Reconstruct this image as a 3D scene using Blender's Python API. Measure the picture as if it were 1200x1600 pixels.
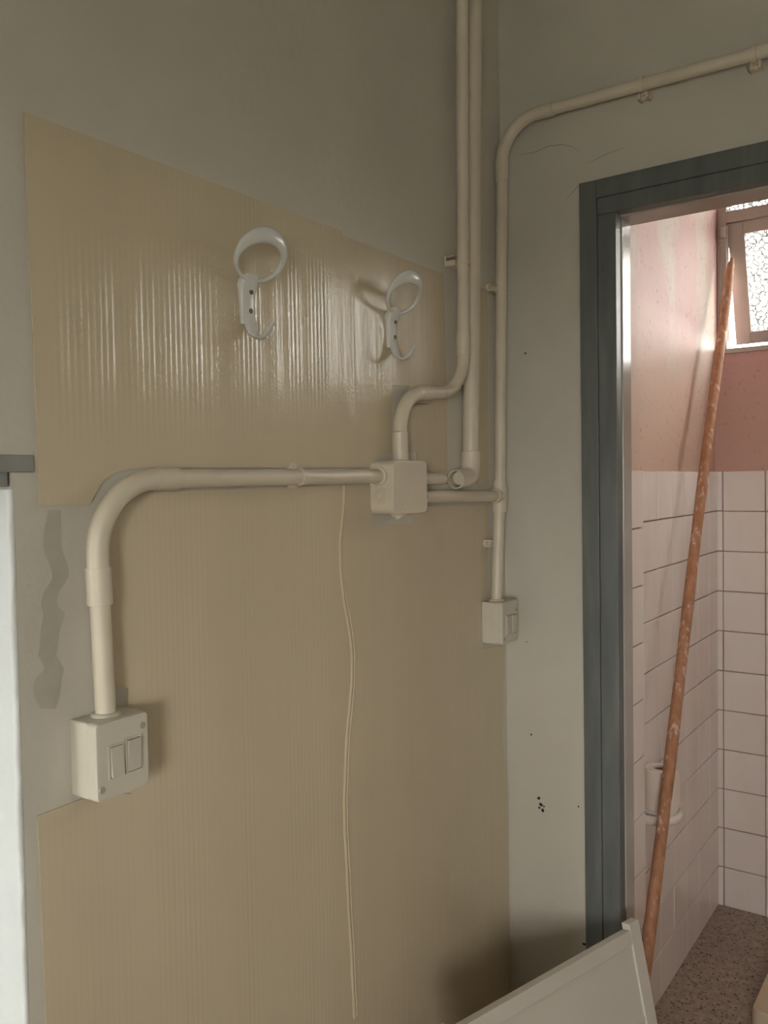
import bpy, bmesh, math, random
from mathutils import Vector, Matrix
random.seed(7)
for o in list(bpy.data.objects): bpy.data.objects.remove(o)
COL = bpy.context.scene.collection
SC = bpy.context.scene
# ------------------------------------------------------------------ camera
FPX = 1321.4
YAW, PIT, ROL = (math.radians(a) for a in (35.396, -2.0435, 0.9884))
CAM = Vector((0.9, -1.745, 1.63))
_f = Vector((-math.sin(YAW)*math.cos(PIT), math.cos(YAW)*math.cos(PIT), math.sin(PIT)))
_r = Vector((math.cos(YAW), math.sin(YAW), 0)); _d = _f.cross(_r)
R2 = _r*math.cos(ROL) + _d*math.sin(ROL); D2 = _d*math.cos(ROL) - _r*math.sin(ROL)
cd = bpy.data.cameras.new('camera'); cam = bpy.data.objects.new('camera', cd); COL.objects.link(cam)
cd.sensor_fit = 'VERTICAL'; cd.sensor_height = 36; cd.sensor_width = 27; cd.lens = FPX/1600*36; cd.clip_start = .01
M = Matrix((R2, -D2, -_f)).transposed().to_4x4(); M.translation = CAM; cam.matrix_world = M
SC.camera = cam
# ------------------------------------------------------------------ light: overcast daylight through the openings
EXPO = 2.2
SKY = 7.0
w = bpy.data.worlds.new('world'); SC.world = w; w.use_nodes = True
bg = w.node_tree.nodes['Background']; bg.inputs['Color'].default_value = (1.0, .99, .955, 1); bg.inputs['Strength'].default_value = SKY
SC.view_settings.view_transform = 'Standard'; SC.view_settings.look = 'None'
SC.view_settings.gamma = 1; SC.view_settings.use_curve_mapping = False; SC.view_settings.exposure = EXPO
def portal(name, loc, rot, sx, sy):
    l = bpy.data.lights.new(name, 'AREA'); l.shape = 'RECTANGLE'; l.size = sx; l.size_y = sy; l.cycles.is_portal = True
    o = bpy.data.objects.new(name, l); COL.objects.link(o); o.location = loc; o.rotation_euler = rot; return o
H = math.pi/2
# openings (Y range / X range, Z range)
LW = (-2.90, -1.207, .60, 1.655)      # opening in the left wall
BW = (1.35, 2.0, 1.15, 1.95)         # window in the back wall
TW = (.0745, 1.95, 2.10, 2.78)         # toilet window
portal('added_passage_left_offscreen', (-.7, -5.22, 1.475), (H, 0, 0), 1.0, .95)  # sky portal at the open end of the added, unseen passage
portal('window_back_offscreen', ((BW[0]+BW[1])/2, -3.52, (BW[2]+BW[3])/2), (H, 0, 0), BW[1]-BW[0], BW[3]-BW[2])
portal('window_toilet', ((TW[0]+TW[1])/2, 1.83, (TW[2]+TW[3])/2), (-H, 0, 0), TW[1]-TW[0], TW[3]-TW[2])
# ------------------------------------------------------------------ pixel -> world
def ray(x, y): return _f + R2*((x-600)/FPX) + D2*((y-800)/FPX)
def onX(x, y, X=0.): v = ray(x, y); return CAM + v*((X-CAM.x)/v.x)
def onY(x, y, Y=0.): v = ray(x, y); return CAM + v*((Y-CAM.y)/v.y)
def onZ(x, y, Z=0.): v = ray(x, y); return CAM + v*((Z-CAM.z)/v.z)
# ------------------------------------------------------------------ materials
def newmat(name):
    m = bpy.data.materials.new(name); m.use_nodes = True; nt = m.node_tree
    return m, nt, nt.nodes['Principled BSDF']
def N(nt, t, **kw):
    n = nt.nodes.new(t)
    for k, v in kw.items():
        if k in n.inputs: n.inputs[k].default_value = v
        else: setattr(n, k, v)
    return n
def pos(nt, scale=(1, 1, 1)):
    g = N(nt, 'ShaderNodeNewGeometry'); mp = N(nt, 'ShaderNodeMapping'); mp.inputs['Scale'].default_value = scale
    nt.links.new(g.outputs['Position'], mp.inputs['Vector']); return mp.outputs['Vector']
def noise(nt, vec, scale, detail=4, rough=.55):
    n = N(nt, 'ShaderNodeTexNoise'); n.inputs['Scale'].default_value = scale; n.inputs['Detail'].default_value = detail
    n.inputs['Roughness'].default_value = rough; nt.links.new(vec, n.inputs['Vector']); return n.outputs['Fac']
def ramp(nt, fac, stops):
    r = N(nt, 'ShaderNodeValToRGB'); e = r.color_ramp.elements
    while len(e) < len(stops): e.new(.5)
    for i, (p, c) in enumerate(stops): e[i].position = p; e[i].color = (*c, 1) if len(c) == 3 else c
    nt.links.new(fac, r.inputs['Fac']); return r.outputs['Color']
def ramp_f(nt, fac, a, b):
    n = N(nt, 'ShaderNodeMapRange'); n.inputs['From Min'].default_value = a; n.inputs['From Max'].default_value = b; nt.links.new(fac, n.inputs['Value']); return n.outputs[0]
def g(v): return (v, v, v)
def bump(nt, bs, h, strength, dist, prev=None):
    b = N(nt, 'ShaderNodeBump'); b.inputs['Strength'].default_value = strength; b.inputs['Distance'].default_value = dist
    nt.links.new(h, b.inputs['Height'])
    if prev: nt.links.new(prev, b.inputs['Normal'])
    nt.links.new(b.outputs['Normal'], bs.inputs['Normal']); return b.outputs['Normal']
def math_(nt, op, a, b=None):
    n = N(nt, 'ShaderNodeMath', operation=op)
    for i, v in enumerate((a, b)):
        if v is None: continue
        if isinstance(v, (int, float)): n.inputs[i].default_value = v
        else: nt.links.new(v, n.inputs[i])
    return n.outputs[0]
def mix(nt, fac, a, b):
    n = N(nt, 'ShaderNodeMix', data_type='RGBA')
    for s, v in (('Factor', fac), (6, a), (7, b)):
        i = n.inputs[s]
        if isinstance(v, tuple): i.default_value = (*v, 1)
        elif isinstance(v, (int, float)): i.default_value = v
        else: nt.links.new(v, i)
    return n.outputs[2]
MT = {}
def paint(name, c, rough=.5, var=.06, scale=6, bscale=60, bstr=.15, bdist=.002, spec=.5):
    m, nt, bs = newmat(name); p = pos(nt)
    n = noise(nt, p, scale, 5)
    lo = tuple(x*(1-var) for x in c); hi = tuple(min(1, x*(1+var)) for x in c)
    nt.links.new(ramp(nt, n, [(.3, lo), (.7, hi)]), bs.inputs['Base Color'])
    bs.inputs['Roughness'].default_value = rough; bs.inputs['Specular IOR Level'].default_value = spec
    if bstr: bump(nt, bs, noise(nt, p, bscale, 4), bstr, bdist)
    MT[name] = m; return m
paint('plaster', (.60, .565, .485), .6, .06, 3, 45, .35, .003)
paint('plaster_white', (.80, .82, .80), .6, .05, 5, 40, .7, .004)
paint('pipe', (.70, .625, .495), .38, .05, 12, 30, .05, .001)
paint('ivory', (.63, .585, .48), .38, .03, 15, 60, .04, .001)
paint('ivory_grey', (.58, .535, .44), .4, .03, 15, 60, .03, .001)
paint('hook_white', (.72, .72, .68), .25, .01, 10, 10, 0)
paint('grout', (.38, .28, .23), .9, .15, 30, 80, .3, .002)
paint('window_paint', (.50, .44, .39), .45, .06, 10, 50, .2, .001)
paint('jamb_paint', (.46, .42, .38), .16, .08, 10, 30, .10, .001)
paint('board_white', (.60, .56, .49), .45, .02, 8, 40, .08, .001)
paint('cream_board', (.66, .54, .40), .5, .06, 12, 40, .15, .001)
paint('pink_white', (.76, .61, .57), .7, .04, 3, 40, .2, .002)
paint('ceiling_paint', (.80, .75, .70), .7, .04, 3, 40, .2, .002)
paint('grey_wood', (.27, .275, .26), .5, .12, 8, 50, .3, .002)
paint('dark', (.02, .018, .015), .8, .1, 20, 40, 0)
paint('glue', (.49, .46, .385), .5, .08, 20, 60, .2, .001)
paint('cardboard', (.42, .31, .21), .8, .05, 20, 60, .1, .001)
paint('tissue', (.84, .74, .65), .9, .03, 20, 90, .3, .001)
paint('ceramic', (.80, .74, .68), .12, .02, 10, 10, 0)
paint('room_wall', (.60, .565, .485), .7, .04, 3, 40, .2, .002)
paint('outside_wall', (.36, .40, .38), .9, .05, 2, 10, .2, .01)
paint('outside_ground', (.30, .30, .28), .9, .1, 2, 10, .2, .01)
m, nt, bs = newmat('screw'); bs.inputs['Base Color'].default_value = (.16, .15, .13, 1); bs.inputs['Metallic'].default_value = .8; bs.inputs['Roughness'].default_value = .45; MT['screw'] = m
m, nt, bs = newmat('tarnish'); bs.inputs['Base Color'].default_value = (.42, .38, .30, 1); bs.inputs['Metallic'].default_value = .1; bs.inputs['Roughness'].default_value = .5; MT['tarnish'] = m
# dark blue-grey door frame paint, brushed along its length
m, nt, bs = newmat('frame_paint'); p = pos(nt, (9, 9, 1.2))
nt.links.new(ramp(nt, noise(nt, p, 4, 6), [(.3, (.108, .120, .116)), (.55, (.135, .147, .138)), (.75, (.175, .187, .175))]), bs.inputs['Base Color'])
bs.inputs['Roughness'].default_value = .38; bump(nt, bs, noise(nt, p, 14, 5), .35, .0015); MT['frame_paint'] = m
# beige embossed vinyl sheet: fine vertical ribs, dotted bands, broad buckles
m, nt, bs = newmat('vinyl')
p1 = pos(nt, (1, 1, .02)); p2 = pos(nt, (1, 1, 1)); p3 = pos(nt, (1, 1, .10))
col = ramp(nt, noise(nt, p3, 5, 5), [(.3, (.60, .51, .36)), (.7, (.645, .55, .39))])
nt.links.new(col, bs.inputs['Base Color'])
bs.inputs['Roughness'].default_value = .6; bs.inputs['Specular IOR Level'].default_value = .15
bs.inputs['Coat Weight'].default_value = 1.0; bs.inputs['Coat Roughness'].default_value = .17; bs.inputs['Coat IOR'].default_value = 1.5
wv = N(nt, 'ShaderNodeTexWave', wave_type='BANDS', bands_direction='Y', wave_profile='SIN'); wv.inputs['Scale'].default_value = 34
wv.inputs['Distortion'].default_value = 1.2; wv.inputs['Detail'].default_value = 2; nt.links.new(p1, wv.inputs['Vector'])
band = ramp(nt, noise(nt, p1, 16, 2), [(.45, g(0)), (.57, g(1))])
bandb = N(nt, 'ShaderNodeSeparateColor'); nt.links.new(band, bandb.inputs['Color'])
ribs = math_(nt, 'MULTIPLY', wv.outputs['Fac'], bandb.outputs[0])
vo = N(nt, 'ShaderNodeTexVoronoi', feature='F1'); vo.inputs['Scale'].default_value = 170; nt.links.new(p2, vo.inputs['Vector'])
inv = math_(nt, 'SUBTRACT', 1.0, bandb.outputs[0])
dots = math_(nt, 'MULTIPLY', vo.outputs['Distance'], math_(nt, 'MULTIPLY', inv, ramp_f(nt, noise(nt, p1, 23, 1), .5, .6)))
h = math_(nt, 'ADD', ribs, math_(nt, 'MULTIPLY', dots, .8))
def bump2(h, st, di, prev=None):
    b = N(nt, 'ShaderNodeBump'); b.inputs['Strength'].default_value = st; b.inputs['Distance'].default_value = di
    nt.links.new(h, b.inputs['Height'])
    if prev: nt.links.new(prev, b.inputs['Normal'])
    return b.outputs['Normal']
bb = bump2(h, .42, .0012); bb = bump2(noise(nt, p1, 30, 5, .65), .5, .004, bb); bb = bump2(noise(nt, p3, 6, 3), .5, .010, bb)
nt.links.new(bb, bs.inputs['Coat Normal'])
bump(nt, bs, noise(nt, p3, 5, 2), .35, .012); bump(nt, bs, h, .02, .001); MT['vinyl'] = m
# pink distemper with pale worn patches
def pinkmat(name, base, pale, salmon, lo, hi):
    m, nt, bs = newmat(name); p = pos(nt); ps = pos(nt, (1, 1, .45))
    n = noise(nt, ps, 3.2, 6, .6); sp = noise(nt, p, 60, 3)
    c = mix(nt, ramp(nt, n, [(lo, g(0)), (hi, g(1))]), base, pale)
    sep = N(nt, 'ShaderNodeSeparateXYZ'); nt.links.new(pos(nt), sep.inputs[0])
    zz = math_(nt, 'ADD', sep.outputs['Z'], math_(nt, 'MULTIPLY', math_(nt, 'SUBTRACT', n, .5), .5))
    mr = N(nt, 'ShaderNodeMapRange'); mr.inputs['From Min'].default_value = 2.15; mr.inputs['From Max'].default_value = 1.9; nt.links.new(zz, mr.inputs['Value'])
    c = mix(nt, mr.outputs[0], c, salmon)
    c = mix(nt, ramp(nt, sp, [(.62, g(0)), (.70, g(.5))]), c, (.30, .19, .13))
    nt.links.new(c, bs.inputs['Base Color']); bs.inputs['Roughness'].default_value = .6
    bump(nt, bs, noise(nt, p, 25, 5), .35, .003); MT[name] = m
pinkmat('pink_side', (.62, .41, .39), (.63, .53, .47), (.63, .45, .36), .46, .56)
pinkmat('pink_far', (.64, .37, .37), (.64, .40, .39), (.63, .40, .335), .45, .70)
# glazed tile
m, nt, bs = newmat('tile_glaze'); oi = N(nt, 'ShaderNodeObjectInfo'); p = pos(nt)
c = mix(nt, oi.outputs['Random'], (.84, .76, .71), (.86, .79, .74))
c = mix(nt, ramp(nt, noise(nt, pos(nt, (1, 1, .3)), 7, 5), [(.45, g(0)), (.75, g(.35))]), c, (.72, .58, .51))
nt.links.new(c, bs.inputs['Base Color']); bs.inputs['Roughness'].default_value = .22
bump(nt, bs, noise(nt, p, 9, 2), .1, .003); MT['tile_glaze'] = m
# terrazzo
m, nt, bs = newmat('terrazzo'); p = pos(nt)
v1 = N(nt, 'ShaderNodeTexVoronoi', feature='F1'); v1.inputs['Scale'].default_value = 75; nt.links.new(p, v1.inputs['Vector'])
v2 = N(nt, 'ShaderNodeTexVoronoi', feature='F1'); v2.inputs['Scale'].default_value = 42; nt.links.new(p, v2.inputs['Vector'])
c = ramp(nt, noise(nt, p, 40, 6, .7), [(.3, (.24, .185, .15)), (.5, (.38, .30, .24)), (.7, (.50, .40, .33))])
c = mix(nt, ramp(nt, noise(nt, p, 2.2, 4), [(.4, g(0)), (.7, g(.6))]), c, (.27, .22, .19))
c = mix(nt, ramp(nt, v1.outputs['Distance'], [(.16, g(.9)), (.30, g(0))]), c, (.07, .045, .035))
c = mix(nt, ramp(nt, v2.outputs['Distance'], [(.12, g(.9)), (.22, g(0))]), c, (.05, .035, .03))
nt.links.new(c, bs.inputs['Base Color']); bs.inputs['Roughness'].default_value = .5
bump(nt, bs, noise(nt, p, 60, 4), .2, .002); MT['terrazzo'] = m
# raw wooden pole with paint splashes
m, nt, bs = newmat('pole_wood'); p = pos(nt, (30, 30, 2.2)); p2 = pos(nt, (1, 1, .45))
c = ramp(nt, noise(nt, p, 2, 6), [(.3, (.36, .165, .085)), (.6, (.48, .24, .135)), (.75, (.55, .30, .18))])
c = mix(nt, ramp(nt, noise(nt, p2, 42, 4, .6), [(.56, g(0)), (.64, g(.8))]), c, (.74, .56, .47))
nt.links.new(c, bs.inputs['Base Color']); bs.inputs['Roughness'].default_value = .6; bump(nt, bs, noise(nt, p, 5, 5), .3, .001); MT['pole_wood'] = m
# crackled frosted glass: translucent, darker along the crackle lines
m = bpy.data.materials.new('frosted_glass'); m.use_nodes = True; nt = m.node_tree; nt.nodes.clear()
out = N(nt, 'ShaderNodeOutputMaterial'); p = pos(nt)
wrp = N(nt, 'ShaderNodeTexNoise'); wrp.inputs['Scale'].default_value = 60; nt.links.new(p, wrp.inputs['Vector'])
av = N(nt, 'ShaderNodeVectorMath', operation='SCALE'); av.inputs['Scale'].default_value = .012; nt.links.new(wrp.outputs['Color'], av.inputs[0])
ad = N(nt, 'ShaderNodeVectorMath', operation='ADD'); nt.links.new(p, ad.inputs[0]); nt.links.new(av.outputs[0], ad.inputs[1])
vo = N(nt, 'ShaderNodeTexVoronoi', feature='DISTANCE_TO_EDGE'); vo.inputs['Scale'].default_value = 52; nt.links.new(ad.outputs[0], vo.inputs['Vector'])
c = ramp(nt, vo.outputs['Distance'], [(.07, (.10, .10, .095)), (.20, (.96, .96, .93))])
tr = N(nt, 'ShaderNodeBsdfTranslucent'); nt.links.new(c, tr.inputs['Color'])
gl = N(nt, 'ShaderNodeBsdfGlossy'); gl.inputs['Roughness'].default_value = .15
tp = N(nt, 'ShaderNodeBsdfTransparent'); nt.links.new(c, tp.inputs['Color'])
m0 = N(nt, 'ShaderNodeMixShader'); m0.inputs[0].default_value = .7; nt.links.new(tr.outputs[0], m0.inputs[1]); nt.links.new(tp.outputs[0], m0.inputs[2])
mx = N(nt, 'ShaderNodeMixShader'); mx.inputs[0].default_value = .05
nt.links.new(m0.outputs[0], mx.inputs[1]); nt.links.new(gl.outputs[0], mx.inputs[2]); nt.links.new(mx.outputs[0], out.inputs['Surface']); MT['frosted_glass'] = m
# ------------------------------------------------------------------ mesh helpers
def finish(o, ang=35):
    me = o.data
    me.shade_smooth()
    me.set_sharp_from_angle(angle=math.radians(ang))
    if len(me.polygons) < 400:
        wn = o.modifiers.new('weighted', 'WEIGHTED_NORMAL'); wn.keep_sharp = True; wn.weight = 80
def obj(name, bm, mat, parent=None, ang=35):
    bmesh.ops.recalc_face_normals(bm, faces=bm.faces[:])
    me = bpy.data.meshes.new(name); bm.to_mesh(me); bm.free(); me.materials.append(MT[mat])
    o = bpy.data.objects.new(name, me); COL.objects.link(o); finish(o, ang)
    if parent:
        o.parent = parent; o.matrix_parent_inverse = Matrix.Translation(-parent.location)
    return o
def empty(name, loc, label=None, cat=None, group=None, kind=None):
    o = bpy.data.objects.new(name, None); o.empty_display_size = .02; COL.objects.link(o); o.location = loc
    return tag(o, label, cat, group, kind)
def tag(o, label=None, cat=None, group=None, kind=None):
    for k, v in (('label', label), ('category', cat), ('group', group), ('kind', kind)):
        if v: o[k] = v
    return o
def box(bm, x0, x1, y0, y1, z0, z1, bev=0, seg=2):
    r = bmesh.ops.create_cube(bm, size=1); vs = r['verts']
    for v in vs: v.co = Vector(((x0+x1)/2+v.co.x*(x1-x0), (y0+y1)/2+v.co.y*(y1-y0), (z0+z1)/2+v.co.z*(z1-z0)))
    if bev: bmesh.ops.bevel(bm, geom=list({e for v in vs for e in v.link_edges}), offset=bev, segments=seg, affect='EDGES', profile=.5)
    return bm
def bx(*a, **k): return box(bmesh.new(), *a, **k)
def frame_of(t, up=None):
    t = t.normalized(); u = Vector((0, 0, 1)) if abs(t.z) < .9 else Vector((1, 0, 0))
    a = u.cross(t).normalized(); return a, t.cross(a)
def tube(bm, pts, r, n=16, caps=True, sx=None):
    """sweep a circle (radius number or list) along pts"""
    rs = r if isinstance(r, (list, tuple)) else [r]*len(pts); rings = []
    a = None
    for i, p in enumerate(pts):
        t = (pts[min(i+1, len(pts)-1)]-pts[max(i-1, 0)]).normalized()
        if a is None: a, b = frame_of(t)
        else:
            a = (a - t*a.dot(t)).normalized(); b = t.cross(a)
        rings.append([bm.verts.new(p + (a*math.cos(2*math.pi*k/n) + b*math.sin(2*math.pi*k/n))*rs[i]) for k in range(n)])
    for i in range(len(rings)-1):
        for k in range(n): bm.faces.new((rings[i][k], rings[i][(k+1) % n], rings[i+1][(k+1) % n], rings[i+1][k]))
    if caps:
        bm.faces.new(rings[0][::-1]); bm.faces.new(rings[-1])
    return bm
def arc(p0, pc, p1, rad, n=10):
    a = (p0-pc).normalized(); b = (p1-pc).normalized(); th = a.angle(b); d = rad/math.tan(th/2)
    s = pc+a*d; e = pc+b*d; c = pc+(a+b).normalized()*(rad/math.sin(th/2)); out = []
    u = (s-c); v = (e-c); w_ = u.angle(v)
    for i in range(n+1):
        k = i/n; out.append(c + (u*math.sin((1-k)*w_)+v*math.sin(k*w_))/math.sin(w_))
    return out
def sleeve(bm, p0, p1, r, lip=.0012, n=20):
    d = (p1-p0).normalized()
    return tube(bm, [p0, p0+d*.001, p1-d*.001, p1], [r-lip*.6, r, r, r-lip*.6], n)
def prism(bm, poly, x0, x1):
    """extrude polygon of (y,z) world points between two X planes"""
    a = [bm.verts.new((x0, y, z)) for y, z in poly]; b = [bm.verts.new((x1, y, z)) for y, z in poly]
    bm.faces.new(a); bm.faces.new(b[::-1]); k = len(poly)
    for i in range(k): bm.faces.new((a[i], b[i], b[(i+1) % k], a[(i+1) % k]))
    return bm
def loft(bm, secs, caps=True):
    rings = [[bm.verts.new(p) for p in s] for s in secs]; n = len(rings[0])
    for i in range(len(rings)-1):
        for k in range(n): bm.faces.new((rings[i][k], rings[i][(k+1) % n], rings[i+1][(k+1) % n], rings[i+1][k]))
    if caps: bm.faces.new(rings[0][::-1]); bm.faces.new(rings[-1])
    return bm
def disc_stack(bm, c, axis, prof, n=20):
    """lathe: prof = list of (distance along axis, radius)"""
    a, b = frame_of(axis); ax = axis.normalized()
    return loft(bm, [[c+ax*d+(a*math.cos(2*math.pi*k/n)+b*math.sin(2*math.pi*k/n))*r for k in range(n)] for d, r in prof])
V = Vector
# ------------------------------------------------------------------ room shell
CEIL = 2.95; XR = 2.1; YBK = -3.3; YB = 1.569; XS = .074; XP = .165; YP = .437
bm = bmesh.new(); T = .2
box(bm, -T, 0, YBK, 0, LW[3], CEIL); box(bm, -T, 0, LW[1], 0, 0, LW[3]); box(bm, -T, 0, YBK, LW[0], 0, LW[3]); box(bm, -T, 0, LW[0], LW[1], 0, LW[2])
wall_left = tag(obj('wall_left', bm, 'plaster'), kind='structure')
DX0, DX1, DZ = .235, 1.05, 2.21
bm = bmesh.new(); box(bm, -.2, DX0, 0, .1, 0, CEIL); box(bm, DX1, XR, 0, .1, 0, CEIL); box(bm, DX0, DX1, 0, .1, DZ, CEIL)
wall_far = tag(obj('wall_far', bm, 'plaster'), kind='structure')
bm = bmesh.new(); box(bm, 0, BW[0], YBK-T, YBK, 0, CEIL); box(bm, BW[1], XR, YBK-T, YBK, 0, CEIL); box(bm, BW[0], BW[1], YBK-T, YBK, BW[3], CEIL); box(bm, BW[0], BW[1], YBK-T, YBK, 0, BW[2])
tag(obj('wall_back', bm, 'room_wall'), kind='structure')
tag(obj('wall_right', bx(XR, XR+T, YBK, .1, 0, CEIL), 'room_wall'), kind='structure')
tag(obj('floor', bx(-.2, XR+T, YBK-T, 1.8, -.1, 0), 'terrazzo'), kind='structure')
tag(obj('ceiling', bx(-.2, XR+T, YBK-T, .1, CEIL, CEIL+.1), 'room_wall'), kind='structure')
tag(obj('wall_added_passage', bx(-1.4, -1.2, -5.2, 3.2, -.1, 2.5), 'outside_wall'), kind='structure')  # unseen passage added outside the left opening to shape its daylight
tag(obj('floor_added_passage', bx(-1.2, -.2, -5, 3, -.1, -.02), 'outside_ground'), kind='structure')
bm = bmesh.new(); box(bm, -1.2, -.2, -5.2, -5, -.1, 1.0); box(bm, -1.2, -.2, -5.2, -5, 1.95, 2.4); tag(obj('wall_added_passage_end', bm, 'outside_wall'), kind='structure')  # added end wall, its gap sized to set the daylight along the passage
tag(obj('ceiling_added_passage', bx(-1.2, -.2, -5.2, 3.2, 2.4, 2.5), 'outside_wall'), kind='structure')  # added roof, keeps sky from above off the left opening
tag(obj('wall_added_passage_inner', bx(-.2, 0, -5.2, YBK, -.1, 2.5), 'outside_wall'), kind='structure')
tag(obj('ground', bx(-40, 40, -40, 40, -.25, -.1), 'outside_ground'), kind='structure')
tag(obj('wall_added_passage_far', bx(-1.2, -.2, 3, 3.2, -.1, 2.4), 'outside_wall'), kind='structure')
# white rough plaster lining on the far side of the left opening
bm = bmesh.new(); zt = onX(10, 765).z
nz = 40; secs = []
for i in range(nz+1):
    z = LW[2] + (zt-LW[2])*i/nz; e = random.uniform(-.0012, .0012)
    e2 = .004*(1-i/nz)
    secs.append([V((-.19, -1.201, z)), V((-.19, LW[1]-.006+e, z)), V((-.003, LW[1]-.006-e2+e, z)), V((.0015, LW[1]-.003-e2+e, z)), V((.0015, LW[1]+.001-e2, z)), V((-.003, -1.201, z))])
loft(bm, secs); obj('jamb_lining', bm, 'plaster_white', wall_left, 60)
obj('lintel_wood', bx(-.15, .0, LW[0], LW[1]-.004, zt+.003, LW[3], bev=.001), 'grey_wood', wall_left)
# wavy glue smear on the bare plaster
pts = [(85, 797, 10), (82, 830, 13), (82, 858, 14), (92, 885, 14), (93, 905, 12), (80, 925, 12), (76, 945, 13), (84, 960, 17), (78, 985, 15), (76, 1010, 14), (74, 1025, 14), (84, 1045, 15), (75, 1062, 20), (72, 1085, 20), (76, 1110, 10)]
cen = []
for i in range(len(pts)-1):
    P4 = [pts[max(0, i-1)], pts[i], pts[i+1], pts[min(len(pts)-1, i+2)]]
    for k in range(6):
        t = k/6; cen.append(tuple((2*P4[1][j]+(P4[2][j]-P4[0][j])*t+(2*P4[0][j]-5*P4[1][j]+4*P4[2][j]-P4[3][j])*t*t+(3*P4[1][j]-P4[0][j]-3*P4[2][j]+P4[3][j])*t**3)*.5 for j in range(3)))
poly = [onX(x-w_/1.0, y, .0) for x, y, w_ in cen] + [onX(x+w_/1.0, y, .0) for x, y, w_ in cen[::-1]]
obj('glue_trace', prism(bmesh.new(), [(q.y, q.z) for q in poly], -.001, .0006), 'glue', wall_left)
# grey timber strip above the opening
a = onX(52, 711, .003); b = onX(50, 738, .003)
tag(obj('trim_1', bx(-.02, .004, LW[0]-.05, a.y, b.z, a.z, bev=.0015), 'grey_wood'), kind='structure')
# small black chips in the plaster of the far wall
def chip(parent, pp, x, y, wx, wy, Yp=0.):
    c0 = onY(x, y, Yp); s = (c0-CAM).length/FPX; n = 9; bm = bmesh.new(); a = []
    for k in range(n):
        t = 2*math.pi*k/n; rr = random.uniform(.6, 1.1); a.append(bm.verts.new((c0.x+math.cos(t)*wx*s*rr, Yp-.0006, c0.z+math.sin(t)*wy*s*rr)))
    bm.faces.new(a); r = bmesh.ops.extrude_face_region(bm, geom=bm.faces[:]); bmesh.ops.translate(bm, verts=[v for v in r['geom'] if isinstance(v, bmesh.types.BMVert)], vec=(0, .002, 0))
    return obj('plaster_chip', bm, pp, parent)
for x, y, a, b in ((842, 1247, 3, 2.5), (845, 1257, 3.5, 3), (848, 1266, 2.5, 3), (843, 1262, 2, 2), (850, 1260, 1.6, 2), (913, 1475, 3, 2), (830, 1148, 1.5, 2), (904, 1260, 1.5, 1.5), (821, 552, 1.6, 1.6), (823, 1003, 1.2, 1.2)):
    chip(wall_far, 'dark', x, y, a, b)
def crack(pl, wpx=1.0):
    q = [onY(x, y, 0) for x, y in pl]; bm = bmesh.new(); a, b = [], []
    for i, p_ in enumerate(q):
        h_ = wpx*(p_-CAM).length/FPX*.5*(.3 if i in (0, len(q)-1) else 1); a.append((p_.x, p_.z+h_)); b.append((p_.x, p_.z-h_))
    ring = a+b[::-1]; lo = [bm.verts.new((x, -.0004, z)) for x, z in ring]; hi = [bm.verts.new((x, .001, z)) for x, z in ring]; k = len(ring)
    bm.faces.new(lo); bm.faces.new(hi[::-1])
    for i in range(k): bm.faces.new((lo[i], hi[i], hi[(i+1) % k], lo[(i+1) % k]))
    obj('plaster_crack', bm, 'grey_wood', wall_far)
crack([(812, 242), (835, 238), (858, 228), (878, 226), (893, 229), (906, 238)], .9); crack([(918, 256), (938, 245), (960, 236), (975, 231)], .8)
crack([(884, 312), (893, 303), (901, 293), (907, 286)], .9); crack([(836, 901), (840, 900)], 1.2)
# ------------------------------------------------------------------ toilet shell
tl = bmesh.new(); box(tl, -.2, XS, .1, YB+.2, 0, CEIL-.05); box(tl, XS, XP, .1, YP, 0, CEIL-.05)
wall_tl = tag(obj('wall_toilet_left', tl, 'pink_side'), kind='structure')
tf = bmesh.new(); XTR = 2.1
box(tf, XS, XTR, YB, YB+.2, 0, TW[2]); box(tf, XS, TW[0], YB, YB+.2, TW[2], CEIL-.05); box(tf, TW[1], XTR, YB, YB+.2, TW[2], CEIL-.05); box(tf, TW[0], TW[1], YB, YB+.2, TW[3], CEIL-.05)
wall_tf = tag(obj('wall_toilet_far', tf, 'pink_far'), kind='structure')
tag(obj('wall_toilet_right', bx(XTR, XTR+.15, .1, YB+.2, 0, CEIL-.05), 'pink_white'), kind='structure')
bm = bmesh.new(); box(bm, DX1, XTR, .1, .105, 0, CEIL-.05); box(bm, XP, DX1, .1, .105, DZ, CEIL-.05); tag(obj('wall_toilet_near', bm, 'pink_white'), kind='structure')
tag(obj('ceiling_toilet', bx(-.2, XTR+.15, .1, YB+.2, CEIL-.05, CEIL+.05), 'ceiling_paint'), kind='structure')
# grout beds
PZ = .15; Z0 = -.001; ROWS = 11; ZT = Z0+PZ*ROWS
obj('grout_bed', bx(XS, XS+.003, YP, YB, 0, ZT-.002), 'grout', wall_tl)
obj('grout_bed', bx(XP, XP+.003, .1, YP+.003, 0, ZT-.002), 'grout', wall_tl)
obj('grout_bed', bx(XS, XTR, YB-.003, YB, 0, ZT-.002), 'grout', wall_tf)
tile_bm = bx(-.5, .5, -.5, .5, -.5, .5); tile_me = None
def tile_mesh(wd):
    bm = bx(-.004, .004, -wd/2, wd/2, -PZ/2, PZ/2, bev=.0016, seg=2)
    me = bpy.data.meshes.new('tile'); bm.to_mesh(me); bm.free(); me.materials.append(MT['tile_glaze']); return me
TM = {}
def put_tile(parent, wd, loc, rz, jit=.0007):
    key = round(wd, 3)
    if key not in TM: TM[key] = tile_mesh(wd)
    o = bpy.data.objects.new('tile', TM[key]); COL.objects.link(o); o.parent = parent
    j = lambda a: random.uniform(-a, a)
    o.location = V(loc)+V((j(jit), j(jit), j(jit*.8))); o.rotation_euler = (j(.003), j(.004), rz+j(.005))
    return o
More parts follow.
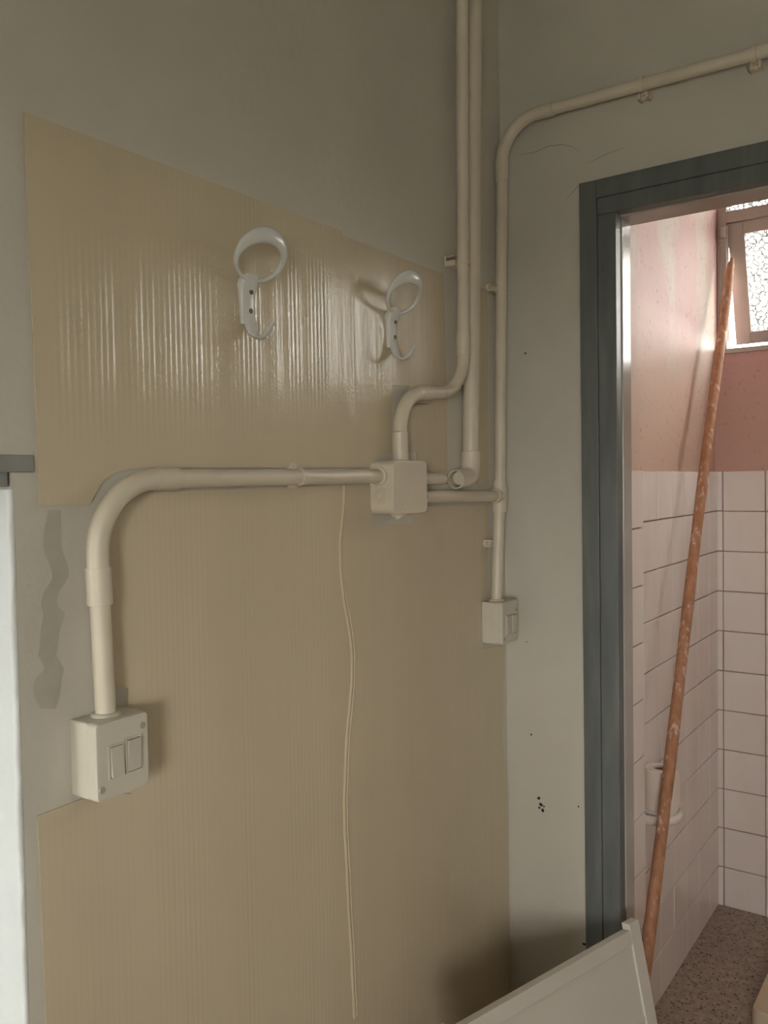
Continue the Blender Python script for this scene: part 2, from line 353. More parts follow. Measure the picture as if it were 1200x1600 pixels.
def tile_col(parent, a0, a1, plane, axis, gap):
    wd = a1-a0-gap
    for r in range(ROWS):
        z = Z0+PZ*(r+.5)
        if axis == 'Y': o = put_tile(parent, wd, (plane+.0035, (a0+a1)/2, z), 0)
        else: o = put_tile(parent, wd, ((a0+a1)/2, plane-.0035, z), H)
        o.scale = (1, 1, (PZ-.0034)/PZ)
tile_bm.free()
JY = [.437, .567, .714, .859, .998, 1.144, 1.291, 1.438, YB-.004]
for a, b in zip(JY[:-1], JY[1:]): tile_col(wall_tl, a, b, XS+.003, 'Y', .0016)
for a, b in ((.100, .143), (.143, .290), (.290, YP+.005)): tile_col(wall_tl, a, b, XP+.003, 'Y', .0016)
JX = [XS+.006, .104, .2515]+[.2515+.15*k for k in range(1, 12)]+[XTR]
for a, b in zip(JX[:-1], JX[1:]): tile_col(wall_tf, a, b, YB-.003, 'X', .0034)
# ------------------------------------------------------------------ toilet window
win = empty('window_1', (TW[0], YB+.05, TW[2]), kind='structure')
yf0, yf1 = YB+.035, YB+.075
obj('sill', bx(TW[0], TW[1], YB-.012, YB+.2, TW[2]-.018, TW[2], bev=.003), 'window_paint', win)
obj('fixed_frame', bx(TW[0], TW[0]+.034, yf0, yf1, TW[2], TW[3], bev=.002), 'window_paint', win)
obj('fixed_bead', bx(TW[0]+.012, TW[0]+.018, yf0-.006, yf0, TW[2], 2.56, bev=.001), 'window_paint', win)
obj('fixed_frame', bx(TW[1]-.034, TW[1], yf0, yf1, TW[2], TW[3], bev=.002), 'window_paint', win)
obj('transom', bx(TW[0]+.034, TW[1]-.034, yf0, yf1, 2.572, 2.615, bev=.002), 'window_paint', win)
obj('top_rail', bx(TW[0]+.034, TW[1]-.034, yf0, yf1, TW[3]-.03, TW[3], bev=.002), 'window_paint', win)
obj('pane', bx(TW[0]+.034, TW[1]-.034, yf0+.018, yf0+.022, 2.615, TW[3]-.03), 'frosted_glass', win)
obj('hinge', disc_stack(bmesh.new(), V((TW[0]+.022, yf0-.008, 2.515)), V((0, 0, 1)), [(0, .010), (.004, .012), (.036, .012), (.040, .010)]), 'window_paint', win)
obj('hinge_plate', bx(TW[0]+.006, TW[0]+.04, yf0-.008, yf0, 2.50, 2.56, bev=.002), 'window_paint', win)
for xm in (1.007, 1.45):
    obj('mullion', bx(xm, xm+.03, yf0, yf1, TW[2], 2.572, bev=.002), 'window_paint', win)
for xa, xb in ((1.037, 1.45), (1.48, TW[1]-.034)): obj('pane', bx(xa, xb, yf0+.018, yf0+.022, TW[2], 2.572), 'frosted_glass', win)
# open awning sash, hinged on the transom, bottom swung outwards
ang = math.atan2(.135, .42); L = .455
sash = empty('sash', (TW[0]+.034, yf0+.01, 2.570)); sash.parent = win; sash.matrix_parent_inverse = Matrix.Translation(-win.location)
def sash_part(name, x0, x1, l0, l1, y0, y1, mat, bev=.002):
    bm = bx(x0, x1, y0, y1, -l1, -l0, bev=bev)
    bmesh.ops.rotate(bm, verts=bm.verts[:], cent=(0, 0, 0), matrix=Matrix.Rotation(ang, 3, 'X'))
    bmesh.ops.translate(bm, verts=bm.verts[:], vec=(TW[0]+.034, yf0+.01, 2.570))
    me_o = obj(name, bm, mat); me_o.parent = sash; me_o.matrix_parent_inverse = Matrix.Translation(-(win.location*0+V((TW[0]+.034, yf0+.01, 2.570)))); return me_o
sw = .86; stl = .054
sash_part('stile', 0, stl, 0, L, 0, .035, 'window_paint'); sash_part('stile', sw-stl, sw, 0, L, 0, .035, 'window_paint')
sash_part('rail', stl, sw-stl, 0, .045, .001, .034, 'window_paint'); sash_part('rail', stl, sw-stl, L-.042, L, .001, .034, 'window_paint')
sash_part('pane', stl, sw-stl, .045, L-.042, .014, .018, 'frosted_glass', 0)
sash_part('bead', stl-.002, stl+.004, .045, L-.042, -.002, .014, 'window_paint', .001)
sash_part('bead', stl, sw-stl, L-.047, L-.041, -.002, .014, 'window_paint', .001)
# ------------------------------------------------------------------ door frame
yF = -.014
c0 = onY(908, 700, yF).x; c1 = onY(936, 700, yF+.004).x; c2 = onY(965, 700, yF+.006).x; zo = onY(1055, 252, yF).z; zi = onY(1085, 306, yF+.006).z
dfr = empty('door_1', (c0, 0, 0), kind='structure'); dR = DX1+.05
c1z = zo-(c1-c0)
obj('casing', bx(c0, c1, yF, 0, 0, zo, bev=.002), 'frame_paint', dfr)
obj('casing', bx(c1, dR-(c1-c0), yF, 0, c1z, zo, bev=.002), 'frame_paint', dfr)
obj('casing', bx(dR-(c1-c0), dR, yF, 0, 0, zo, bev=.002), 'frame_paint', dfr)
dRi = dR-(c2-c0)
obj('jamb', bx(c1, c2, yF+.004, .02, 0, zi, bev=.002), 'frame_paint', dfr)
obj('jamb', bx(dRi, dR-(c1-c0), yF+.004, .02, 0, zi, bev=.002), 'frame_paint', dfr)
obj('head', bx(c1, dR-(c1-c0), yF+.004, .02, zi, c1z, bev=.002), 'frame_paint', dfr)
obj('jamb_stop', bx(c1, c2+.003, .02, .072, 0, zi-.003, bev=.003), 'jamb_paint', dfr)
obj('jamb_stop', bx(dRi-.003, dR-(c1-c0), .02, .072, 0, zi-.003, bev=.003), 'jamb_paint', dfr)
obj('head_stop', bx(c1, dR-(c1-c0), .02, .1, zi-.003, c1z, bev=.003), 'jamb_paint', dfr)
# ------------------------------------------------------------------ vinyl sheets on the left wall
def px_poly(pl): return [(min(q.y, -.002), max(q.z, .012)) for q in (onX(x, y, .0015) for x, y in pl)]
def down(y): return (y, .012)
seam_px = [(537, 758), (535, 800), (530, 850), (531, 890), (537, 940), (545, 985), (549, 1020), (549, 1065), (545, 1110), (541, 1150), (539, 1200), (537, 1250), (538, 1300), (541, 1350), (544, 1420), (549, 1500), (553, 1590)]
seam = px_poly(seam_px); seam_end = (seam[-1][0]+.004, .012)
TH = .0022
sheets = 'beige ribbed vinyl sheets on the wall'
def sheet(poly, label, th=TH):
    bm = prism(bmesh.new(), poly, .0003, th)
    return tag(obj('vinyl_sheet', bm, 'vinyl', None, 30), label, 'wall covering', sheets)
sheet(px_poly([(37, 175), (533, 361), (545, 731), (215, 731), (180, 738), (160, 752), (146, 775), (140, 788), (62, 791)]),
      'wide beige ribbed vinyl sheet above the long conduit, behind the hook farther from the pipes', .003)
sheet(px_poly([(531, 366), (692, 428), (699, 632), (650, 632), (640, 603), (612, 602), (611, 708), (584, 712), (583, 731), (543, 731)]),
      'beige ribbed vinyl sheet behind the hook beside the corner pipes')
sheet(px_poly([(632, 660), (638, 640), (652, 630), (697, 632), (699, 737), (667, 737), (652, 719), (651, 707), (632, 706)]),
      'small beige vinyl offcut right above the junction box under the bent conduit')
sheet([(onX(745, 600).y, 2.05), (-.075, 2.05), (-.078, onX(765, 760).z), (onX(745, 762).y, onX(745, 762).z)],
      'narrow beige vinyl strip between the fat pipe and the corner conduit')
left_low = px_poly([(58, 1275), (150, 1240), (205, 1240), (205, 1105), (200, 1105), (200, 1075), (165, 1077), (158, 870), (166, 826), (214, 770), (300, 766)])
sl = sheet([(left_low[0][0]+.015, .012)]+left_low+seam+[seam_end], 'tall beige vinyl sheet behind the double switch, below the long conduit')
right_low = px_poly([(583, 758), (582, 823), (646, 817), (646, 792), (762, 788), (762, 935), (752, 936), (754, 1014), (789, 1008), (788, 1100), (785, 1150), (795, 1230), (797, 1400), (798, 1540)])
sr = sheet(seam+[seam_end, (-.003, .012)]+right_low[::-1], 'tall beige vinyl sheet below the junction box reaching to the corner', .0018)
def lip(name, shift, r, par, x):
    pts = [V((x, y+shift*(1 if i > 3 else .3), z)) for i, (y, z) in enumerate(seam)]
    fine = []
    for i in range(len(pts)-1):
        for k in range(4): fine.append(pts[i].lerp(pts[i+1], k/4))
    obj(name, tube(bmesh.new(), fine+[pts[-1]], r, 8), 'vinyl', par)
lip('curled_edge', -.001, .0028, sl, .003); lip('curled_edge', .008, .0020, sr, .0024)
# ------------------------------------------------------------------ conduits
PM = 'pipe'
RP = .0125; XC = .0215
def seg(par, a, b, r=RP, name='pipe'): return obj(name, tube(bmesh.new(), [a, b], r, 20), PM, par, 50)
def slv(par, a, b, r=RP+.0022): return obj('coupling', sleeve(bmesh.new(), a, b, r), PM, par, 50)
def bend(par, pts, r=RP+.0004): return obj('elbow', tube(bmesh.new(), pts, r, 20), PM, par, 50)
def clip_ring(par, c, axis, r=RP, out=V((1, 0, 0)), side=None, ears=True, wd=.008):
    """C shaped saddle clip around a pipe, with a foot against the wall"""
    ax = axis.normalized(); s = ax.cross(out).normalized(); bm = bmesh.new(); secs = []
    for i in range(15):
        t = math.radians(-20 + 220*i/14); d = out*math.sin(t) + s*math.cos(t); secs.append([c+d*r-ax*wd/2, c+d*(r+.002)-ax*wd/2, c+d*(r+.002)+ax*wd/2, c+d*r+ax*wd/2])
    loft(bm, secs); o = obj('clip', bm, PM, par, 40)
    bm = bmesh.new(); foot = c-out*r; k = r+.004
    vs = [foot+s*sx*k+ax*sa*wd*.7+out*so for so in (-(c.dot(out)-r), .003) for sx, sa in ((-1, -1), (1, -1), (1, 1), (-1, 1))]
    vv = [bm.verts.new(q) for q in vs]
    for f_ in ((0, 1, 2, 3), (4, 5, 6, 7), (0, 1, 5, 4), (1, 2, 6, 5), (2, 3, 7, 6), (3, 0, 4, 7)): bm.faces.new([vv[i] for i in f_])
    obj('clip_foot', bm, PM, o)
    return o
# conduit from the switch to the junction box
A0 = onX(165, 1114, XC); AC = onX(146, 750, XC); A2 = onX(604, 743.5, XC)
k1 = empty('conduit', V((0, A0.y, A0.z)), 'cream conduit rising from the double switch and turning along to the junction box', 'conduit')
ar = arc(A0, AC, A2, .092, 14)
dv = (A0-AC).normalized(); dh = (A2-AC).normalized()
seg(k1, A0, ar[0]+dv*.02); bend(k1, [ar[0]+dv*.025]+ar+[ar[-1]+dh*.015], RP+.0012); seg(k1, ar[-1]+dh*.012, A2)
slv(k1, ar[0]+dv*.012, ar[0]+dv*.058, RP+.003); slv(k1, ar[-1]-dh*.002, ar[-1]+dh*.036, RP+.0024)
c = onX(468, 745, XC); clip_ring(k1, c, V((0, 1, 0)))
bm = disc_stack(bmesh.new(), V((0, onX(457, 731, .004).y, onX(457, 731, .004).z)), V((1, 0, 0)), [(0, .009), (.006, .009), (.008, .006)]); obj('clip_stud', bm, PM, k1)
# S conduit from the junction box up to the ceiling
B0 = onX(626, 722, XC); B1 = onX(623, 614, XC); B2 = onX(724, 613, .034); B3 = onX(722, 0, .034); B3 = B2+(B3-B2)*((CEIL-B2.z)/(B3.z-B2.z))
k2 = empty('conduit', V((0, B3.y, B0.z)), 'cream conduit with double bend climbing from the junction box to the ceiling', 'conduit')
a1 = arc(B0, B1, B2, .075, 12); a2 = arc(B1, B2, B3, .085, 12); up = (B3-B2).normalized(); hh = (B2-B1).normalized(); dn = (B0-B1).normalized()
seg(k2, B0, a1[0]); bend(k2, a1, RP+.0008); seg(k2, a1[-1], a2[0]); bend(k2, a2, RP+.0004); seg(k2, a2[-1], B3)
slv(k2, a1[0]+dn*.001, B0, RP+.0022); slv(k2, a1[-1]-hh*.006, a1[-1]+hh*.028, RP+.0018); slv(k2, a2[-1]-up*.002, a2[-1]+up*.045, RP+.0016)
cq = onX(723, 411, .034); cq = B2+(B3-B2)*((cq.z-B2.z)/(B3.z-B2.z)); clip_ring(k2, cq, V((0, 0, 1)))
# spare open clip beside the pipe
q = onX(701, 411, 0); bm = bmesh.new(); box(bm, 0, .004, q.y-.017, q.y+.030, q.z-.011, q.z+.011, bev=.001); box(bm, .004, .022, q.y-.014, q.y+.022, q.z+.007, q.z+.011, bev=.001); box(bm, .004, .022, q.y-.014, q.y+.022, q.z-.011, q.z-.007, bev=.001); box(bm, .004, .02, q.y+.006, q.y+.014, q.z-.007, q.z+.007, bev=.001)
sc = tag(obj('pipe_clip', bm, PM), 'small open cream clip fixed beside the upright corner pipe', 'clip')
# fat pipe ending in an elbow
XF = .0205; RF = .0175
F0 = onX(741, 0, XF); F1 = onX(735.5, 746, XF); F0 = F1+(F0-F1)*((CEIL-F1.z)/(F0.z-F1.z)); F2 = onX(712, 749, XF)
k3 = empty('conduit', V((0, F1.y, F1.z)), 'fat cream pipe coming down from the ceiling to an open elbow', 'conduit')
au = (F0-F1).normalized(); al = (F2-F1).normalized(); e3 = arc(F0, F1, F2, .024, 10)
seg(k3, F1+au*.045, F0, RF); bm = tube(bmesh.new(), [F1+au*.055, F1+au*.054]+e3+[F2], [RF+.001]+[RF+.0025]*(len(e3)+2), 22, False)
tube(bm, e3[4:]+[F2], RF-.001, 22, False); fa, fb = frame_of(al)
loft(bm, [[F2+(fa*math.cos(2*math.pi*k/22)+fb*math.sin(2*math.pi*k/22))*q for k in range(22)] for q in (RF+.0025, RF-.001)], False); obj('elbow', bm, PM, k3, 50)
obj('end_plug', disc_stack(bmesh.new(), F2-al*.010+V((.002, 0, .0015)), al, [(-.001, RF-.004), (.0014, RF-.004)], 22), PM, k3)
# corner conduit: junction box > tee > socket, and up over the door
G0 = onX(660, 776, XC); GT = onX(781, 775, XC); GD = onX(775.5, 944, XC); GU = onX(784, 300, XC); GYu = -.0285
ZH = onY(1000, 132, -XC).z
GU2 = V((XC, GYu, ZH)); GR = V((DX1+.6, -XC, ZH-.02))
k4 = empty('conduit', V((0, GT.y, GD.z)), 'cream conduit with a tee in the corner, turning over the grey door frame', 'conduit')
ut = (GU2-GT).normalized(); dt = (GD-GT).normalized()
seg(k4, G0, GT); seg(k4, GD, GT); seg(k4, GT, GU2-ut*.085)
e4 = arc(GT, GU2, GR, .085, 14); rr_ = (GR-GU2).normalized()
bend(k4, e4, RP+.001); seg(k4, e4[-1], GR); slv(k4, e4[0]-ut*.045, e4[0]+ut*.004); slv(k4, e4[-1]-rr_*.004, e4[-1]+rr_*.035)
bm = bmesh.new(); sleeve(bm, GT-ut*.036, GT+ut*.034, RP+.0035); gh = (G0-GT).normalized(); sleeve(bm, GT, GT+gh*.026, RP+.0035); obj('tee', bm, PM, k4, 50)
for y_ in (450, 848):
    t_ = onX(781 if y_ < 700 else 778, y_, XC); zz = t_.z
    base = GT+(GU2-GT)*((zz-GT.z)/(GU2.z-GT.z)) if y_ < 700 else GT+(GD-GT)*((zz-GT.z)/(GD.z-GT.z))
    cc = clip_ring(k4, base, V((0, 0, 1)))
    bm = bmesh.new(); box(bm, 0, .016, base.y-.030, base.y-.010, zz-.008, zz-.004, bev=.0008); box(bm, 0, .016, base.y-.030, base.y-.010, zz+.004, zz+.008, bev=.0008); box(bm, .0, .006, base.y-.032, base.y-.012, zz-.004, zz+.004); obj('clip_jaw', bm, PM, cc)
for x_, y_ in ((1005, 140), (1180, 95)):
    t_ = onY(x_, y_, -XC); base = GU2+(GR-GU2)*((t_.x-GU2.x)/(GR.x-GU2.x))
    cc = clip_ring(k4, base, V((1, 0, 0)), out=V((0, -1, 0)))
    bm = bmesh.new()
    for s_ in (-.010, .006): box(bm, base.x+s_, base.x+s_+.004, -.024, 0, base.z-.026, base.z-.010, bev=.0008)
    box(bm, base.x-.006, base.x+.006, -.012, 0, base.z-.024, base.z-.010); obj('clip_jaw', bm, PM, cc)
# ------------------------------------------------------------------ junction box
j0 = onX(613, 760, .05).y; j1 = onX(667, 760, .05).y; jt = onX(640, 719, .05).z; jb = onX(640, 803, .05).z
jx = empty('junction_box', (0, (j0+j1)/2, jb), 'square cream junction box with blank cover where the conduits meet', 'junction box')
def rbox(x0, x1, y0, y1, z0, z1, rad, edge, n=5):
    """box with rounded vertical-profile corners (in YZ) and softened front edge"""
    def ring(x, ins, rd):
        out = []
        for cy, cz, a0 in ((y1-ins-rd, z1-ins-rd, 0), (y0+ins+rd, z1-ins-rd, 90), (y0+ins+rd, z0+ins+rd, 180), (y1-ins-rd, z0+ins+rd, 270)):
            for k in range(n+1):
                t = math.radians(a0+90*k/n); out.append(V((x, cy+rd*math.cos(t), cz+rd*math.sin(t))))
        return out
    bm = bmesh.new(); loft(bm, [ring(x0, 0, rad), ring(x1-edge, 0, rad), ring(x1-edge*.3, edge*.3, rad*.9), ring(x1, edge, rad*.8)]); return bm
obj('body', rbox(0, .040, j0+.001, j1-.001, jb+.001, jt-.001, .013, .001), 'pipe', jx)
obj('cover', rbox(.0405, .052, j0, j1, jb, jt, .013, .003), 'ivory_grey' if False else 'pipe', jx)
kc = V((.021, j0+.001, onX(600, 774, .021).z))
obj('knockout', disc_stack(bmesh.new(), kc, V((0, -1, 0)), [(0, .0165), (.003, .016), (.003, .0135), (.006, .013), (.006, .0105), (.009, .010), (.009, .0075), (.012, .007), (.012, .0045), (.0145, .004)], 24), 'pipe', jx, 25)
obj('collar', disc_stack(bmesh.new(), V((XC, j0+.001, A2.z)), V((0, -1, 0)), [(0, .0175), (.004, .017), (.006, .0145)], 24), 'pipe', jx)
obj('knockout', disc_stack(bmesh.new(), V((.024, j0+.055, jb+.001)), V((0, 0, -1)), [(0, .015), (.004, .0145), (.004, .011), (.007, .0105), (.007, .007), (.010, .006)], 24), 'pipe', jx, 25)
st0 = V((XC, j1-.005, onX(680, 748, XC).z)); st1 = V((XC, onX(690, 748, XC).y, st0.z))
obj('conduit_stub', tube(bmesh.new(), [st0, st1, st1+V((0, .006, 0)), st1+V((0, .010, 0))], [.0118, .0118, .010, .004], 20), 'pipe', jx)
obj('collar', sleeve(bmesh.new(), st0, st0+V((0, .03, 0)), .0132), 'pipe', jx)
obj('screw_mark', disc_stack(bmesh.new(), onX(629, 788, .0517), V((1, 0, 0)), [(0, .0012), (.0006, .001)], 10), 'tarnish', jx)
# ------------------------------------------------------------------ double switch
s0, s1 = -1.143, -1.067; sb, stp = onX(150, 1256, .05).z, onX(152, 1135, .05).z+.002
sx = empty('light_switch', (0, (s0+s1)/2, sb), 'ivory surface-mounted double light switch beside the white opening edge', 'switch')
obj('body', bx(0, .036, s0, s1, sb, stp, bev=.003, seg=3), 'ivory', sx)
obj('cover', rbox(.0365, .053, s0-.0006, s1+.0006, sb-.0006, stp+.0006, .006, .004), 'ivory', sx)
obj('collar', disc_stack(bmesh.new(), V((XC, A0.y, stp-.001)), V((0, 0, 1)), [(0, .018), (.003, .018), (.005, .0155)], 24), 'ivory', sx)
def screw(par, p, r, mat='tarnish', axis=V((1, 0, 0))):
    o = obj('screw', disc_stack(bmesh.new(), p, axis, [(-.002, r), (.0006, r), (.0012, r*.6)], 14), mat, par); 
    obj('screw_slot', bx(p.x, p.x+.0015, p.y-r*.75, p.y+r*.75, p.z-r*.15, p.z+r*.15), mat, o); return o
for x, y in ((223, 1133), (160, 1235)): screw(sx, onX(x, y, .053), .0042)
def well(par, name, a, b, z0, z1, X, gp=.0009, wd=.0016, up=.0022):
    """raised rim standing a hair's breadth clear of the insert"""
    bm = bmesh.new(); y0, y1, q0, q1 = a-gp, b+gp, z0-gp, z1+gp
    box(bm, X-.001, X+up, y0-wd, y0, q0-wd, q1+wd); box(bm, X-.001, X+up, y1, y1+wd, q0-wd, q1+wd)
    box(bm, X-.001, X+up, y0, y1, q0-wd, q0); box(bm, X-.001, X+up, y0, y1, q1, q1+wd)
    return obj(name, bm, 'ivory', par)
def rocker(par, xa, xb, ya, yb, X, tilt, mat):
    a = onX(xa, (ya+yb)/2, X).y; b = onX(xb, (ya+yb)/2, X).y; zt_ = onX((xa+xb)/2, ya, X).z; zb_ = onX((xa+xb)/2, yb, X).z
    well(par, 'switch_well', a, b, zb_, zt_, X)
    bm = bx(-.003, .004, a, b, zb_, zt_, bev=.0008); cz = (zt_+zb_)/2
    for v in bm.verts: v.co.x += X+.0004 + (v.co.z-cz)*tilt
    obj('rocker', bm, mat, par)
rocker(sx, 171.5, 191, 1165, 1212, .053, -.07, 'ivory_grey'); rocker(sx, 198, 218, 1153, 1202, .053, .05, 'ivory_grey')
# ------------------------------------------------------------------ socket in the corner
o0, o1 = -.116, -.042; ob, ot = onX(785, 1008, .05).z, onX(785, 942, .05).z
so = empty('wall_socket', (0, (o0+o1)/2, ob), 'cream surface-mounted socket with one rocker at the foot of the corner conduit', 'socket')
obj('body', bx(0, .038, o0, o1, ob, ot, bev=.003, seg=3), 'ivory', so)
obj('cover', rbox(.0385, .052, o0-.0006, o1+.0006, ob-.0006, ot+.0006, .006, .004), 'ivory', so)
obj('collar', disc_stack(bmesh.new(), V((XC, GD.y, ot-.001)), V((0, 0, 1)), [(0, .017), (.003, .017), (.005, .0145)], 24), 'ivory', so)
for x, y in ((806, 952), (788, 999)): screw(so, onX(x, y, .052), .0038)
a = onX(791, 980, .052).y; b = onX(797.5, 980, .052).y; zt_ = onX(794, 962, .052).z; zb_ = onX(794, 991, .052).z
well(so, 'socket_well', a, b, zb_, zt_, .052)
bm = bmesh.new(); mid = (a+b)/2; hh_ = .0024; cuts = [zb_+(zt_-zb_)*k for k in (.22, .5, .78)]
box(bm, .051, .0562, a, mid-hh_, zb_, zt_); box(bm, .051, .0562, mid+hh_, b, zb_, zt_)
for q0, q1 in zip([zb_]+[c_+hh_ for c_ in cuts], [c_-hh_ for c_ in cuts]+[zt_]): box(bm, .051, .0562, mid-hh_, mid+hh_, q0, q1)
obj('socket_insert', bm, 'ivory_grey', so)
rocker(so, 799.5, 806, 960, 988, .052, .06, 'ivory')
# ------------------------------------------------------------------ hooks
def make_hook(stem_px, label):
    b = onX(*stem_px, .008); b = V((0, b.y, b.z)); hk = empty('coat_hook', b, label, 'hook', 'white coat hooks on the beige vinyl')
    th = math.radians(35); t = V((math.sin(th), 0, math.cos(th))); nrm = V((math.cos(th), 0, -math.sin(th))); ry, rt = .0505, .0425
    c = b+V((.012, 0, .022))+t*rt
    bm = bmesh.new(); rings = []; n = 56; m_ = 12
    for i in range(n):
        a = 2*math.pi*i/n; ca, sa = math.cos(a), math.sin(a)
        outp = c + t*rt*ca + V((0, ry, 0))*sa
        inp = c + t*(.0285*ca-.0082) + V((0, .0405*sa, 0))
        mid = (outp+inp)*.5; hv = (outp-inp)*.5; top = max(0, ca); th_ = .0042 + .0012*top
        ring = []
        for k in range(m_):
            u = 2*math.pi*k/m_; cu, su = math.cos(u), math.sin(u)
            ring.append(bm.verts.new(mid + hv*cu + nrm*(th_*su - .005*top*cu)))
        rings.append(ring)
    for i in range(n):
        for k in range(m_): bm.faces.new((rings[i][k], rings[i][(k+1) % m_], rings[(i+1) % n][(k+1) % m_], rings[(i+1) % n][k]))
    obj('ring', bm, 'hook_white', hk, 60)
    # stem: a tapered rounded plate flat on the wall, flaring into the ring
    bm = bmesh.new(); secs = []
    for z, hw, x0, x1 in ((.0320, .0130, .013, .0225), (.026, .0165, .006, .0195), (.016, .0178, .001, .0165), (.008, .0160, 0, .0125), (-.010, .0145, 0, .011), (-.026, .0138, 0, .011), (-.040, .0125, 0, .011)):
        s = []
        for k in range(14):
            u = math.pi*k/13; s.append(b+V((x0+(x1-x0)*abs(math.sin(u))**.5, -hw*math.cos(u), z)))
        secs.append(s)
    loft(bm, secs)
    obj('stem', bm, 'hook_white', hk, 60)
    # lower hook
    bm = bmesh.new(); secs = []
    path = [(.009, -.026, .0120, .0035), (.0105, -.036, .0125, .0048), (.0125, -.046, .0122, .005), (.017, -.055, .0110, .0042), (.025, -.0605, .0092, .0034), (.034, -.0615, .0072, .003), (.043, -.0575, .0058, .0028), (.050, -.050, .0048, .0026), (.055, -.042, .004, .0024), (.0565, -.039, .0018, .0014)]
    for i, (x, z, hw, tk) in enumerate(path):
        p0 = path[max(0, i-1)]; p1 = path[min(len(path)-1, i+1)]; tv = V((p1[0]-p0[0], 0, p1[1]-p0[1])).normalized(); nv = V((0, 1, 0)).cross(tv)
        secs.append([b+V((x, 0, z))+V((0, hw*math.cos(2*math.pi*k/14), 0))+nv*(tk*math.sin(2*math.pi*k/14)) for k in range(14)])
    loft(bm, secs); obj('hook', bm, 'hook_white', hk, 60)
    for dz, sx_ in ((.008, .0128), (-.020, .0113)): screw(hk, b+V((sx_, .002, dz)), .0040, 'screw')
    return hk
make_hook((388, 465), 'white plastic hook out in the open wide sheet, away from the upright pipes')
make_hook((614, 510), 'white plastic hook on the narrower sheet above the double-bend conduit')
# ------------------------------------------------------------------ white framed board leaning in the corner
uf = V((.276, .961, 0)).normalized()                       # towards the far end
tr_ = onY(998, 1436, -.055); wd_ = V((.152, -.043, -.713)); wd_.z = -tr_.z; wd_ -= uf*wd_.dot(uf)
wdn = wd_.normalized(); nb = uf.cross(wdn).normalized()
if nb.x < 0: nb = -nb
LEN = .57; HT = wd_.length
bd = empty('framed_board', tr_+wd_, 'off-white framed board leaning low in front of the grey door frame', 'board')
def bpart(name, u0, u1, d0, d1, t0, t1, bev=.0015):
    """u: distance back from the far end, d: distance down the face, t: depth (0 = face plane)"""
    bm = bx(u0, u1, d0, d1, t0, t1, bev=bev)
    for v in bm.verts: v.co = tr_ - uf*v.co.x + wdn*v.co.y + nb*v.co.z
    return obj(name, bm, 'board_white', bd)
bpart('stile', 0, .032, 0, HT, -.020, .0); bpart('stile', LEN-.04, LEN, 0, HT, -.020, 0)
bpart('rail', .032, LEN-.04, .012, .040, -.020, -.0005); bpart('rail', .032, LEN-.04, HT-.06, HT, -.020, -.0005)
bpart('panel', .030, LEN-.038, .038, HT-.058, -.016, -.0045)
bpart('moulding', .032, LEN-.04, .178, .186, -.008, -.002)
# ------------------------------------------------------------------ pole
p0 = onZ(968.6, 1815, 0); p1 = onY(1143, 404, YB+.015)
p0 = V((max(p0.x, XS+.03), p0.y, 0.0)); ax = (p1-p0).normalized(); pts = []; rs = []
for i in range(31):
    k = i/30; pts.append(p0.lerp(p1, k)+V((math.sin(k*7)*.003, math.cos(k*5)*.003, 0))); rs.append(.0168+.0006*math.sin(k*40))
rs[-1] = .006; rs[-2] = .0125; pts[-2] = p0.lerp(p1, .988)
pts[0] = pts[0]+V((0, 0, .004))
tag(obj('wooden_pole', tube(bmesh.new(), pts, rs, 14), 'pole_wood'), 'long reddish wooden pole leaning from the terrazzo floor to the window', 'pole')
# ------------------------------------------------------------------ toilet roll and holder
tc = onX(1033, 1236, XS+.060); rz0 = onX(1027, 1268, XS+.060).z
tr = empty('toilet_roll', (tc.x, tc.y, rz0), 'half-used white toilet roll standing upright on the ceramic holder', 'toilet paper')
bm = bmesh.new(); Rr = .047; hr = .118; n = 32; prof = [(0, Rr-.002), (.003, Rr), (hr-.003, Rr), (hr, Rr-.002), (hr, .021), (hr-.06, .020)]
loft(bm, [[V((tc.x+r*math.cos(2*math.pi*k/n), tc.y+r*math.sin(2*math.pi*k/n), rz0+d)) for k in range(n)] for d, r in prof]); obj('roll', bm, 'tissue', tr)
obj('core', tube(bmesh.new(), [V((tc.x, tc.y, rz0+.06)), V((tc.x, tc.y, rz0+hr-.006))], .0198, 24, False), 'cardboard', tr)
bm = bmesh.new(); secs = []
for i in range(9):
    z = hr-.004-.112*i/8; fl = i/8
    s = []
    for k in range(12):
        a = math.radians(-15+95*k/11); r = Rr+.002+.020*fl*(k/11)+.003*math.sin(k*1.3+i*.8)*fl
        s.append(V((tc.x+r*math.cos(a)*(1-.1*fl), tc.y+r*math.sin(a)+.03*fl*k/11, rz0+z)))
    secs.append(s+[p_-V((.0012, .0012, 0)) for p_ in s[::-1]])
loft(bm, secs); obj('loose_sheet', bm, 'tissue', tr)
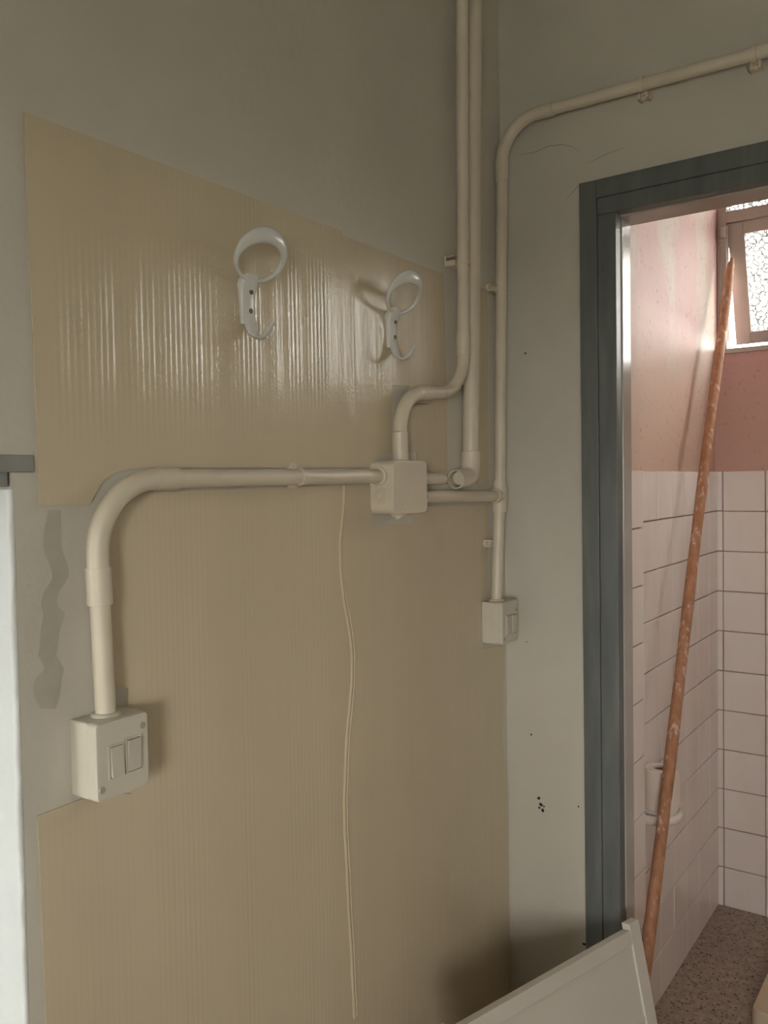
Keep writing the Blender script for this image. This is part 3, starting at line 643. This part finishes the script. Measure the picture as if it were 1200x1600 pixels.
hd = empty('toilet_roll_holder', (XS, tc.y, rz0-.05), 'white ceramic toilet roll holder fixed to the tiled wall', 'roll holder')
obj('back_plate', bx(XS+.006, XS+.0105, tc.y-.07, tc.y+.07, rz0-.045, rz0+.07, bev=.002, seg=2), 'ceramic', hd)
pa = [V((XS+.01, tc.y-.062, rz0-.018)), V((XS+.05, tc.y-.066, rz0-.018)), V((tc.x+.022, tc.y-.055, rz0-.019)), V((tc.x+.045, tc.y-.02, rz0-.019)), V((tc.x+.045, tc.y+.02, rz0-.019)), V((tc.x+.022, tc.y+.055, rz0-.019)), V((XS+.05, tc.y+.066, rz0-.018)), V((XS+.01, tc.y+.062, rz0-.018))]
def catmull(P, n=6):
    out = []
    for i in range(len(P)-1):
        a, b, c, d = P[max(0, i-1)], P[i], P[i+1], P[min(len(P)-1, i+2)]
        for k in range(n):
            t = k/n; out.append(((b*2)+(c-a)*t+(a*2-b*5+c*4-d)*t*t+(b*3-a-c*3+d)*t**3)*.5)
    return out+[P[-1]]
obj('arm', tube(bmesh.new(), catmull(pa), .014, 14), 'ceramic', hd)
obj('shelf', disc_stack(bmesh.new(), V((tc.x-.005, tc.y, rz0-.026)), V((0, 0, 1)), [(0, .046), (.008, .050), (.022, .050), (.026, .045)], 28), 'ceramic', hd)
# ------------------------------------------------------------------ cream board with rounded corner on the toilet floor
q0 = onZ(1172, 1578, .07); bm = bmesh.new(); x0, y0 = q0.x, q0.y
pl = []
for cx, cy, a0 in ((x0+.03, y0+.03, 180), (x0+.5-.03, y0+.03, 270), (x0+.5-.03, y0+.62, 0), (x0+.03, y0+.62, 90)):
    for k in range(6):
        t = math.radians(a0+18*k); pl.append((cx+.03*math.cos(t), cy+.03*math.sin(t)))
loft(bm, [[V((x-(x-x0-.25)*i_, y-(y-y0-.3)*i_, z)) for x, y in pl] for z, i_ in ((0, .02), (.012, .0), (.060, 0), (.068, .012), (.070, .03))])
tag(obj('floor_board', bm, 'cream_board'), 'cream slab with a rounded corner lying on the terrazzo floor', 'slab')
